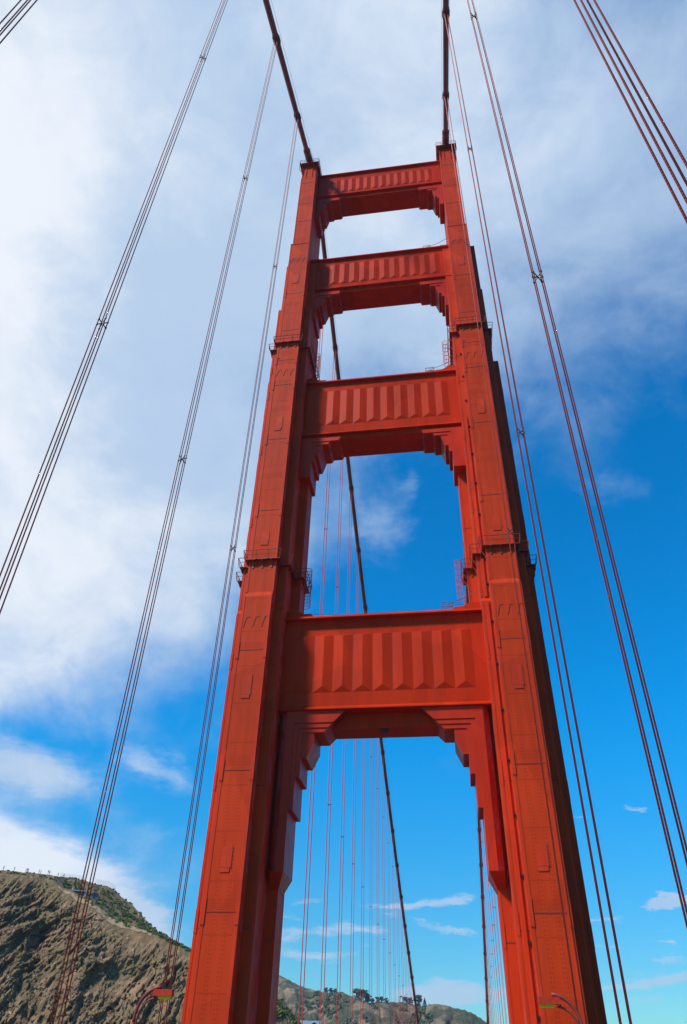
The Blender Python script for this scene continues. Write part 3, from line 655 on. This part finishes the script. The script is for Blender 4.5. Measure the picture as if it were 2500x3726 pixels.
# ------------------------------------------------------------------ headland
def interp(T, a):
    if a <= T[0][0]: return T[0][1]
    for (a0, v0), (a1, v1) in zip(T, T[1:]):
        if a <= a1: return v0+(v1-v0)*(a-a0)/(a1-a0)
    return T[-1][1]
SKY = [(-48, 8.5), (-40, 9.6), (-34, 10.0), (-32.13, 10.03), (-31.02, 10.05), (-29.89, 10.05), (-28.8, 10.03), (-27.96, 10.0), (-26.68, 9.92), (-25.87, 9.76), (-24.86, 9.68), (-24.32, 9.34), (-23.8, 9.06), (-23.16, 8.73), (-22.32, 8.12), (-21.57, 7.52), (-20.78, 7.07), (-20.02, 6.74), (-18.77, 6.39), (-16, 5.6), (-14, 4.6), (-12.35, 3.71), (-11.67, 3.14), (-11.0, 2.48), (-10.2, 1.2), (-9.2, -1), (-8, -5)]
CREST = [(-48, 8.3), (-33, 9.85), (-29.5, 9.85), (-28.6, 9.75), (-27.82, 9.19), (-27.13, 8.97), (-26.58, 8.67), (-25.85, 8.54), (-25.14, 8.16), (-24.48, 7.71), (-23.88, 7.51), (-22.95, 7.37), (-21.87, 7.20), (-20.78, 6.95), (-20, 6.6), (-18.77, 6.2), (-16, 5.3), (-12.35, 3.3), (-11, 2.0), (-10.2, 0.9), (-9.2, -1.4), (-8, -5.4)]
RC = [(-48, 470), (-40, 430), (-33, 392), (-29, 380), (-26, 362), (-22, 345), (-18.8, 330), (-14, 300), (-8, 280)]
def nz(x, y, z=0.0): return noise.noise(Vector((x, y, z)))
def ridged(x, y, z, o=4):
    v = 0; a = 1; t = 0
    for _ in range(o):
        v += a*(1-abs(noise.noise(Vector((x, y, z))))*2); t += a; x *= 2.03; y *= 2.03; z *= 2.0; a *= 0.55
    return v/t
def polar(az, r, z): return (CAM.x+math.sin(R(az))*r, CAM.y+math.cos(R(az))*r, z)
def cliff_disp(az, z):
    s = R(az)*365; th = R(52+nz(s/60, z/60, 4)*9); c, n_ = math.cos(th), math.sin(th)
    u = s*c+z*n_; v = -s*n_+z*c
    g = ridged(v/24+nz(s/30, z/30)*0.9, u/60, 1.3, 3)*7.5
    g += ridged(v/6.0+nz(u/9, v/8)*0.8, u/18, 5.1, 4)*4.4
    g += ridged(v/1.9+nz(u/3, v/3)*0.5, u/6.5, 9.7, 3)*2.0+abs(nz(s/2.6, z/2.0, 2))*1.2+nz(s/.8, z/.8, 6)*.4
    g += (noise.cell(Vector((s/3.1+nz(s/4, z/4)*1.2, z/2.6+nz(z/3, s/3)*1.2, 0)))-.5)*0.9
    gx = (s+186-(z-60)*-0.25)/7.0; g -= 5.5*math.exp(-gx*gx)*min(1, max(0, (z-25)/20))
    return (g-3)*(0.62+0.9*max(0, .5+nz(s/22, z/18, 9)))-4
def headland_point(az, q):
    """q < 0: metres below the crest on the cliff; 0..1 crest to skyline; > 1 beyond"""
    rc = interp(RC, az); zc_ = CAM.z+math.tan(R(interp(CREST, az)))*rc
    dd = max(4.0, min(46, (interp(SKY, az)-interp(CREST, az))*34)); rs = rc+dd; zs = CAM.z+math.tan(R(interp(SKY, az)))*rs
    if q <= 0:
        z = zc_+q; fall = min(1, -q/10); r = rc+q*0.78-cliff_disp(az, z)*fall-1.5*fall
        return az, r, z+nz(az*4, 3.3)*0.5*(1-fall)
    if q <= 1:
        r = rc+dd*q; z = zc_+(zs-zc_)*(q**0.9)-math.sin(q*math.pi)*1.2*min(1, dd/20)
        z += nz(r/5, az*1.2)*0.5*math.sin(q*math.pi) + (nz(az*7, r/3, 4)*0.25+nz(az*2.3, 1.7)*.25)
        return az, r, z
    r = rs+(q-1)*60; z = zs-(q-1)*14+nz(az*7, rs/3, 4)*0.25+nz(az*2.3, 1.7)*.25
    return az, r, z
azs = [-48+0.5*k for k in range(30)] + [-33+0.055*k for k in range(270)] + [-18.1+0.13*k for k in range(76)]
qs = [-150, -130, -110, -95, -85, -78] + [-72+0.42*k for k in range(171)] + [0.0] + [k/16 for k in range(1, 17)] + [1.2, 1.6, 2.5, 4, 7, 12]
mb = MB(); nq = len(qs)
for az in azs:
    for q in qs:
        a_, r_, z_ = headland_point(az, q); mb.v.append(polar(a_, max(r_, 60), max(z_, -75)))
for i in range(len(azs)-1):
    for j in range(nq-1):
        mb.f.append([i*nq+j, (i+1)*nq+j, (i+1)*nq+j+1, i*nq+j+1]); mb.m.append(0)
def hill_mat(name, base, dark, green, scale, slope_green, green_amt, bumpd, trail=None):
    m = bpy.data.materials.new(name); m.use_nodes = True; t = m.node_tree; p = t.nodes['Principled BSDF']; p.inputs['Roughness'].default_value = 0.95; p.inputs['Specular IOR Level'].default_value = 0.15
    tc = t.nodes.new('ShaderNodeTexCoord'); 
    def noi(sc_, det=8, ro=0.6, scl=(1, 1, 1), rot=(0, 0, 0)):
        mp = t.nodes.new('ShaderNodeMapping'); mp.inputs['Scale'].default_value = scl; mp.inputs['Rotation'].default_value = rot; t.links.new(tc.outputs['Object'], mp.inputs[0])
        n = t.nodes.new('ShaderNodeTexNoise'); n.inputs['Scale'].default_value = sc_; n.inputs['Detail'].default_value = det; n.inputs['Roughness'].default_value = ro; t.links.new(mp.outputs[0], n.inputs['Vector']); return n.outputs['Fac']
    def rmp(f, lo, hi):
        n = t.nodes.new('ShaderNodeMapRange'); n.inputs[1].default_value = lo; n.inputs[2].default_value = hi; t.links.new(f, n.inputs[0]); return n.outputs[0]
    def mix(f, a, b):
        n = t.nodes.new('ShaderNodeMix'); n.data_type = 'RGBA'; t.links.new(f, n.inputs[0])
        for i, q in ((6, a), (7, b)):
            if isinstance(q, tuple): n.inputs[i].default_value = (*q, 1)
            else: t.links.new(q, n.inputs[i])
        return n.outputs[2]
    def mul(a, b):
        n = t.nodes.new('ShaderNodeMath'); n.operation = 'MULTIPLY'; t.links.new(a, n.inputs[0])
        if isinstance(b, float): n.inputs[1].default_value = b
        else: t.links.new(b, n.inputs[1])
        return n.outputs[0]
    c = mix(rmp(noi(scale, scl=(1, 1, 0.45), rot=(0.5, 0.3, 0)), 0.36, 0.64), dark, base[0]); c = mix(rmp(noi(scale*0.33), 0.42, 0.62), c, base[1])
    c = mix(mul(rmp(noi(scale*2.6, ro=.7), 0.58, 0.70), 0.7), c, base[2])
    gm = t.nodes.new('ShaderNodeNewGeometry'); sx_ = t.nodes.new('ShaderNodeSeparateXYZ'); t.links.new(gm.outputs['True Normal'], sx_.inputs[0])
    g = mul(rmp(sx_.outputs[2], *slope_green), rmp(noi(scale*0.7, ro=.65), *green_amt))
    c = mix(g, c, mix(rmp(noi(scale*3), 0.4, 0.6), green[0], green[1]))
    t.links.new(c, p.inputs['Base Color'])
    b = t.nodes.new('ShaderNodeBump'); b.inputs['Strength'].default_value = 1.0; b.inputs['Distance'].default_value = bumpd; t.links.new(noi(scale*4, det=10, ro=.7), b.inputs['Height']); t.links.new(b.outputs[0], p.inputs['Normal'])
    return m
m_rock = hill_mat('cliff_rock', ((0.36, 0.215, 0.115), (0.20, 0.135, 0.065), (0.74, 0.54, 0.36)), (0.10, 0.062, 0.035), ((0.045, 0.06, 0.018), (0.09, 0.10, 0.035)), 0.22, (0.84, 0.95), (0.40, 0.55), 0.9)
mb.build('headland', m_rock, smooth=False, kind='structure')

# scrub on the headland slope: leaf clumps
m_scrub = mat('scrub_leaves', (0.10, 0.13, 0.025), 0.8, var=0.6, vscale=0.35)
sb = MB()
def clump(mb, c, rx, rz, n, leaf):
    for _ in range(n):
        while True:
            d = Vector((random.uniform(-1, 1), random.uniform(-1, 1), random.uniform(-0.5, 1)))
            if 0.35 < d.length < 1: break
        p = Vector(c)+Vector((d.x*rx, d.y*rx, d.z*rz)); a = Vector((random.gauss(0, 1), random.gauss(0, 1), random.gauss(0, 1))).normalized()*leaf*random.uniform(.6, 1.3); b = a.orthogonal().normalized()*a.length*0.8
        mb.face([p-a-b, p+a-b*0.6, p+a*0.8+b, p-a*0.7+b])
for k in range(620):
    az = random.choice([random.uniform(-28, -19.3)]*3+[random.uniform(-33, -28), random.uniform(-19.3, -10.6)])
    q = random.random()*.9 if random.random() < .92 else 1.0
    if az < -28 and random.random() < .7: continue
    if -28 < az < -26.3 and q < 0.35: continue
    a_, r_, z_ = headland_point(az, q); c = polar(a_, r_, z_); s_ = random.uniform(0.4, 1.25)*(1.0 if az > -25.5 else .6)*(0.45 if q > .8 else 1)
    clump(sb, (c[0], c[1], c[2]+s_*.3), s_*1.2, s_*.8, int(26+s_*30), 0.22)
for k in range(160):
    az = random.uniform(-16, -10.4); q = -random.uniform(0, 16)
    a_, r_, z_ = headland_point(az, q); c = polar(a_, r_-.5, z_); s_ = random.uniform(0.8, 2.0); clump(sb, c, s_*1.2, s_*.9, int(40+s_*30), 0.26)
for k in range(120):
    az = random.uniform(-32, -19); q = -random.uniform(2, 50)
    a_, r_, z_ = headland_point(az, q); c = polar(a_, r_-.3, z_); s_ = random.uniform(0.3, .8); clump(sb, c, s_, s_*.6, 22, 0.2)
sb.build('coastal_scrub', m_scrub, kind='stuff', label='low green and olive coastal scrub covering the upper slope of the rocky hill', cat='scrub')
# dusty footpath along the crest
m_path = mat('dusty_path', (0.30, 0.20, 0.11), 0.95, var=0.2, vscale=0.4)
pm = MB(); prev = None
for k in range(150):
    az = -28.2+k*0.045; wd = 1.0+nz(az*3, 8)*.7; row = []
    for q in (-0.9*wd, -0.35*wd, 0.0, 0.05*wd, 0.10*wd):
        a_, r_, z_ = headland_point(az, q); row.append(Vector(polar(a_, r_-0.12, z_+0.14)))
    if prev:
        for i in range(4): pm.face([prev[i], row[i], row[i+1], prev[i+1]])
    prev = row
pm.build('path', m_path, kind='structure')

# ---- things on the ridge
def on_ridge(az, q=1.0):
    a_, r_, z_ = headland_point(az, q); return Vector(polar(a_, r_, z_))
m_cloth = [mat('dark_clothes', (0.03, 0.035, 0.05), .9), mat('brown_clothes', (0.10, 0.06, 0.04), .9), mat('grey_clothes', (0.08, 0.08, 0.085), .9), mat('navy_clothes', (0.02, 0.03, 0.09), .9)]
m_skin = mat('skin', (0.45, 0.27, 0.18), .6); m_hair = mat('dark_hair', (0.03, 0.02, 0.015), .7)
def body_mesh(name, pose, m):
    me = bpy.data.meshes.new(name)
    V = [(0,0,.95), (0,0,1.15), (0,0,1.38), (0,0,1.50), (0,0,1.62), (0,0,1.70),
         (-.17,0,1.40), (-.24,0,1.14), (-.26,-pose*.12,.90), (.17,0,1.40), (.25,-.04,1.14), (.22,-.18-pose*.1,.96),
         (-.10,0,.90), (-.12,pose*.12,.50), (-.13,pose*.10,.07), (-.14,-.14+pose*.1,.04), (.10,0,.90), (.12,-pose*.12,.50), (.13,-pose*.18,.07), (.14,-.14-pose*.18,.04)]
    E_ = [(0,1),(1,2),(2,3),(3,4),(4,5),(2,6),(6,7),(7,8),(2,9),(9,10),(10,11),(0,12),(12,13),(13,14),(14,15),(0,16),(16,17),(17,18),(18,19)]
    rad = [.15,.14,.16,.06,.10,.09,.07,.05,.038,.07,.05,.038,.09,.065,.05,.045,.09,.065,.05,.045]
    bm = bmesh.new(); lay = bm.verts.layers.skin.verify(); vs = [bm.verts.new(v) for v in V]
    for a, b in E_: bm.edges.new((vs[a], vs[b]))
    for i, r in enumerate(rad): vs[i][lay].radius = (r, r*.8)
    vs[0][lay].use_root = True; bm.to_mesh(me); bm.free(); me.materials.append(m); return me
PPL = [-31.93, -31.25, -30.5, -30.43, -30.35, -29.65, -29.54, -29.06, -28.97, -28.39, -28.09, -28.0]
for i, az in enumerate(PPL):
    me = body_mesh('person', random.uniform(-1, 1), m_cloth[i % 4]); o = bpy.data.objects.new('person', me); COL.objects.link(o)
    md = o.modifiers.new('Skin', 'SKIN'); md.use_smooth_shade = True; ss = o.modifiers.new('Subdivision', 'SUBSURF'); ss.levels = 1; ss.render_levels = 1
    p = on_ridge(az, 0.9); o.location = (p.x, p.y, p.z-0.05+.25); o.rotation_euler.z = random.uniform(0, 6.28); k = random.uniform(.95, 1.08)*(0.8 if i == 10 else 1); o.scale = (k, k, k)
    tag(o, 'tiny dark-clothed person standing on the clifftop skyline, %s of twelve from the left' % ORD[i], 'person', 'people on the clifftop')
    hb = MB(); hb.tube([(0, 0.02, 1.66), (0, 0.02, 1.73), (0, 0.01, 1.80)], [.115, .12, .05], 8); hb.build('hair', m_hair, o)
def mesh_fence(az0, az1, n, h, label, q=1.0):
    root = empty('fence', on_ridge((az0+az1)/2, q), label=label, cat='fence'); o0 = root.location
    pts = [on_ridge(az0+(az1-az0)*k/n, q) for k in range(n+1)]; pm_ = MB(); nm = MB()
    for p in pts: pm_.tube([p-o0-Vector((0,0,.3)), p-o0+Vector((0,0,h))], 0.05, 5)
    for a, b in zip(pts, pts[1:]):
        for u in (0.02, .2, .4, .6, .8, 1.0): nm.tube([a-o0+Vector((0,0,h*u)), b-o0+Vector((0,0,h*u))], 0.018, 3)
        for k in range(1, 5):
            m_ = a.lerp(b, k/5); nm.tube([m_-o0, m_-o0+Vector((0,0,h))], 0.012, 3)
    pm_.build('post', m_galv, root); nm.build('wire_mesh', m_galv, root)
m_galv = mat('galvanised_steel', (0.32, 0.34, 0.36), .5, metal=.3)
mesh_fence(-28.23, -26.6, 8, 1.6, 'low thin wire fence on the clifftop beside the standing people')
mesh_fence(-25.84, -24.45, 8, 2.2, 'taller chain-link fence on the skyline above the green slope')
m_blue = mat('blue_grey_boards', (0.10, 0.16, 0.24), .7); m_roofd = mat('dark_roofing', (0.04, 0.045, 0.05), .8)
c = on_ridge(-25.72, 0.35); hut = empty('hut', c, label='small blue-grey hut half hidden in the scrub on the green slope', cat='hut'); hut.rotation_euler.z = .4
hb = MB(); hb.box(-1.5, 1.5, -1.2, 1.2, -1.5, 1.6); hb.build('wall', m_blue, hut); hb = MB(); hb.prism_y([(-1.8, 1.601), (1.8, 1.601), (0, 2.4)], -1.5, 1.5); hb.build('roof', m_roofd, hut); hb = MB(); hb.box(-.4, .4, -1.24, -1.201, -.3, 1.3); hb.build('door', m_roofd, hut)
c = on_ridge(-26.72, 0.30); bk_ = empty('gun_battery', c, label='flat pale concrete ruin with a dark opening beside the dusty path', cat='bunker'); bk_.rotation_euler.z = .35
hb = MB(); hb.box(-3.2, 3.2, -1.5, 2, 0.9, 1.35); hb.build('roof', m_conc, bk_); hb = MB(); hb.box(-3.0, -2.2, -1.2, 1.8, -1, .899); hb.box(2.2, 3.0, -1.2, 1.8, -1, .899); hb.box(-2.199, 2.199, .6, 1.7, -1, .898); hb.build('wall', m_conc, bk_)
c = on_ridge(-27.24, 0.25); sg = empty('marker_post', c, label='thin pole with a small white marker on the orange knoll', cat='marker post')
hb = MB(); hb.tube([(0, 0, -1), (0, 0, 4.4)], .06, 6); hb.build('pole', m_galv, sg); hb = MB(); hb.box(-.3, .3, -.2, .2, .2, 1.0); hb.frus((-.3, .3, -.2, .2), (-.05, .05, -.05, .05), 1.001, 1.3); hb.build('marker', m_conc, sg)

# ------------------------------------------------------------------ far hills
FAR = [(-22, 6.5), (-15, 5.9), (-12.6, 5.11), (-11.94, 4.85), (-11.32, 4.6), (-10.79, 4.46), (-10.31, 4.36), (-9.89, 4.27), (-9.27, 4.21), (-8.71, 4.26), (-8.39, 4.28), (-7.91, 4.13), (-7.58, 4.0), (-7.34, 3.93), (-6.64, 3.75), (-5.59, 3.80), (-4.79, 3.82), (-3.86, 3.79), (-3.29, 3.59), (-2.95, 3.58), (-2.59, 3.75), (-2.13, 3.8), (-1.56, 3.70), (-0.72, 3.56), (-0.16, 3.44), (0.39, 3.24), (0.91, 2.92), (1.36, 2.57), (2.5, 1.2), (4, -1), (5.5, -4)]
RF = [(-22, 1150), (-12.6, 1180), (-10.3, 1120), (-9, 960), (-7, 900), (-3.3, 930), (-2.6, 860), (5.5, 800)]
def far_point(az, t):
    """t 0 shore .. 1 skyline .. 2 behind"""
    rs = interp(RF, az); zs = CAM.z+math.tan(R(interp(FAR, az)))*rs
    r0 = 520
    if t <= 1:
        r = r0+(rs-r0)*t; z = -72+(zs+72)*(t**0.8)
        k = math.sin(math.pi*min(1, t)) 
        z += k*(nz(az*0.55, r/160)*26+nz(az*1.6, r/60, 2)*10+nz(az*4, r/22, 3)*3.0)-k*6
        gul = 1-abs(nz(az*.9+nz(az*.3, r/200)*1.5, r/420, 7))*2; z -= k*max(0, gul)**3*14
    else:
        r = rs+(t-1)*300; z = zs-(t-1)*90
    z += nz(az*5, r/30, 1)*.8
    return Vector(polar(az, r, z))
azf = [-22+0.25*k for k in range(36)]+[-13+0.06*k for k in range(310)]; tf = [k/120 for k in range(0, 121)]+[1.1, 1.4, 2.0]
mb = MB(); nq = len(tf)
for az in azf:
    for t_ in tf: mb.v.append(tuple(far_point(az, t_)))
for i in range(len(azf)-1):
    for j in range(nq-1): mb.f.append([i*nq+j, (i+1)*nq+j, (i+1)*nq+j+1, i*nq+j+1]); mb.m.append(0)
m_far = hill_mat('dry_grass_hill', ((0.40, 0.29, 0.19), (0.30, 0.215, 0.14), (0.46, 0.35, 0.23)), (0.20, 0.145, 0.095), ((0.07, 0.085, 0.05), (0.13, 0.125, 0.075)), 0.05, (0.1, 0.4), (0.44, 0.52), 6.0)
mb.build('hills', m_far, smooth=True, kind='structure')
m_leaf = mat('dark_tree_leaves', (0.08, 0.11, 0.06), .8, var=.5, vscale=.3); m_leaf2 = mat('blue_green_tree_leaves', (0.07, 0.10, 0.08), .8, var=.5, vscale=.3); m_bark = mat('bark', (0.10, 0.075, 0.055), .9)
TREES = [(-9.44, 16, 'r'), (-9.09, 15, 'r'), (-8.81, 13, 'r'), (-7.34, 30, 'r'), (-6.94, 36, 'r'), (-6.61, 25, 'r'), (-6.34, 14, 'r'), (-6.03, 17, 'r'), (-5.73, 16, 'r'), (-5.42, 15, 'r'), (-4.57, 19, 'wind'), (-4.14, 20, 'r'), (-3.79, 18, 'r'), (-3.28, 34, 'tall'), (-2.88, 25, 'cone')]
TL = ['leftmost small round tree of the left ridge group', 'middle small tree of the left ridge group', 'right small tree of the left ridge group', 'left lobe of the big dark tree clump on the ridge', 'tallest broad dark tree in the big ridge clump', 'right-hand lower tree of the big ridge clump', 'first low tree right of the big clump', 'second low tree right of the big clump', 'third low tree right of the big clump', 'fourth low tree right of the big clump', 'thin wind-bent tree standing alone on the ridge', 'broad round tree between the bent tree and the main cable', 'round tree touching the left of the main cable', 'tall loose tree just right of the far main cable', 'dark pointed conifer right of the far main cable']
for (az, h, kd), lb in zip(TREES, TL):
    base = far_point(az, 1.0); H = h/2595*(base-CAM).length*0.95; base.z -= .4
    root = empty('tree', base, label=lb, cat='tree', group='trees on the far ridge'); random.seed(int(-az*100))
    lean = Vector((0.35, 0, 1)) if kd == 'wind' else Vector((random.uniform(-.08, .08), 0, 1))
    tr = MB(); top = lean*H*(.6); tr.tube([(0,0,-.8), top*.5, top], [H*.045, H*.03, H*.012], 7)
    for k in range(7):
        a = random.uniform(0, 6.28); q = top*random.uniform(.3, .95); e = q+Vector((math.cos(a)*H*.24, math.sin(a)*H*.24, H*random.uniform(.08, .26))); tr.tube([q, e], [H*.016, H*.005], 5)
    tr.build('trunk', m_bark, root)
    cr = MB()
    if kd == 'cone':
        for k in range(520):
            u = random.random()**.8; rr = H*.40*(1-u)*random.uniform(.3, 1); a = random.uniform(0, 6.28); clump(cr, (math.cos(a)*rr, math.sin(a)*rr, H*(.06+.92*u)), H*.03, H*.02, 2, H*.028)
    elif kd == 'wind':
        for k in range(7): clump(cr, top+Vector((random.uniform(-.05, .42), 0, random.uniform(.0, .3)))*H, H*.12, H*.07, 70, H*.028)
    else:
        wd = .34 if kd == 'tall' else .50
        for k in range(36):
            a = random.uniform(0, 6.28); q = random.random()**.5; hh = random.uniform(.12, .86); e = Vector((math.cos(a)*wd*q*math.sin(math.pi*(hh*.75+.18)), math.sin(a)*wd*q*.7, hh))*H
            clump(cr, e, H*random.uniform(.12, .2), H*random.uniform(.09, .15), 60, H*.03)
    cr.build('crown', m_leaf if random.random() < .5 else m_leaf2, root)
random.seed(5)
# dark woodland in the gullies of the far hill: one mass
fw = MB()
for k in range(230):
    az, t_ = random.choice([(random.gauss(-10.3, .55), random.gauss(.78, .07)), (random.gauss(-9.3, .5), random.gauss(.93, .04)), (random.gauss(-11.3, .6), random.gauss(.72, .07)), (random.gauss(-6.9, .5), random.gauss(.80, .05)), (random.gauss(-4.3, .6), random.gauss(.86, .05)), (random.gauss(-3.1, .25), random.gauss(.93, .04))])
    p = far_point(az, min(t_, .985)); s_ = random.uniform(1.6, 3.6); clump(fw, (p.x, p.y, p.z+s_*.2), s_*1.3, s_*.7, 50, .7)
fw.build('woodland', m_leaf, kind='stuff', label='dark scrubby woodland filling the gullies of the far dry hills', cat='woodland')
# tunnel portal at the foot of the far hill
tp_ = Vector(polar(-10.3, 880, CAM.z+math.tan(R(2.3))*880)); tr_ = empty('tunnel_portal', tp_, label='pale concrete tunnel portal with a rounded arch at the foot of the far hill', cat='tunnel portal'); tr_.rotation_euler.z = R(10.3)
m_portal = mat('pale_blue_concrete', (0.40, 0.50, 0.56), .8, var=.1, vscale=.2)
hb = MB(); W_, Hh = 12.0, 7.0
arc = [(2.6+3.0*math.cos(a), 0.2+4.2*math.sin(a)) for a in [math.pi*k/12 for k in range(13)]]
hb.prism_y([(-W_, -4), (-0.4, -4), (-0.4, .2)]+[(x, z) for x, z in reversed(arc)][1:-1]+[(5.6, .2), (5.6, -4), (9, -4), (9, Hh-1), (-W_, Hh-1.3)], -1, 5)
hb.build('wall', m_portal, tr_)
hb = MB(); hb.tube([(2.6+3.25*math.cos(a), -1.2, 0.2+4.45*math.sin(a)) for a in [math.pi*k/16 for k in range(17)]], .35, 8); hb.build('arch_trim', m_conc, tr_)
hb = MB(); hb.box(-.39, 5.59, 4.2, 4.9, -4, 4.3); hb.build('tunnel_mouth', m_roofd, tr_)

# ------------------------------------------------------------------ light sea haze over the strait
hz = MB(); hz.box(-900, 700, -430, 1500, -71, 160)
m_haze = bpy.data.materials.new('sea_haze'); m_haze.use_nodes = True; t = m_haze.node_tree; t.nodes.remove(t.nodes['Principled BSDF'])
pv = t.nodes.new('ShaderNodeVolumePrincipled'); pv.inputs['Color'].default_value = (0.62, 0.78, 0.95, 1); pv.inputs['Density'].default_value = 0.00007; pv.inputs['Anisotropy'].default_value = 0.2
t.links.new(pv.outputs[0], t.nodes['Material Output'].inputs['Volume'])
hz.build('haze', m_haze, kind='stuff')
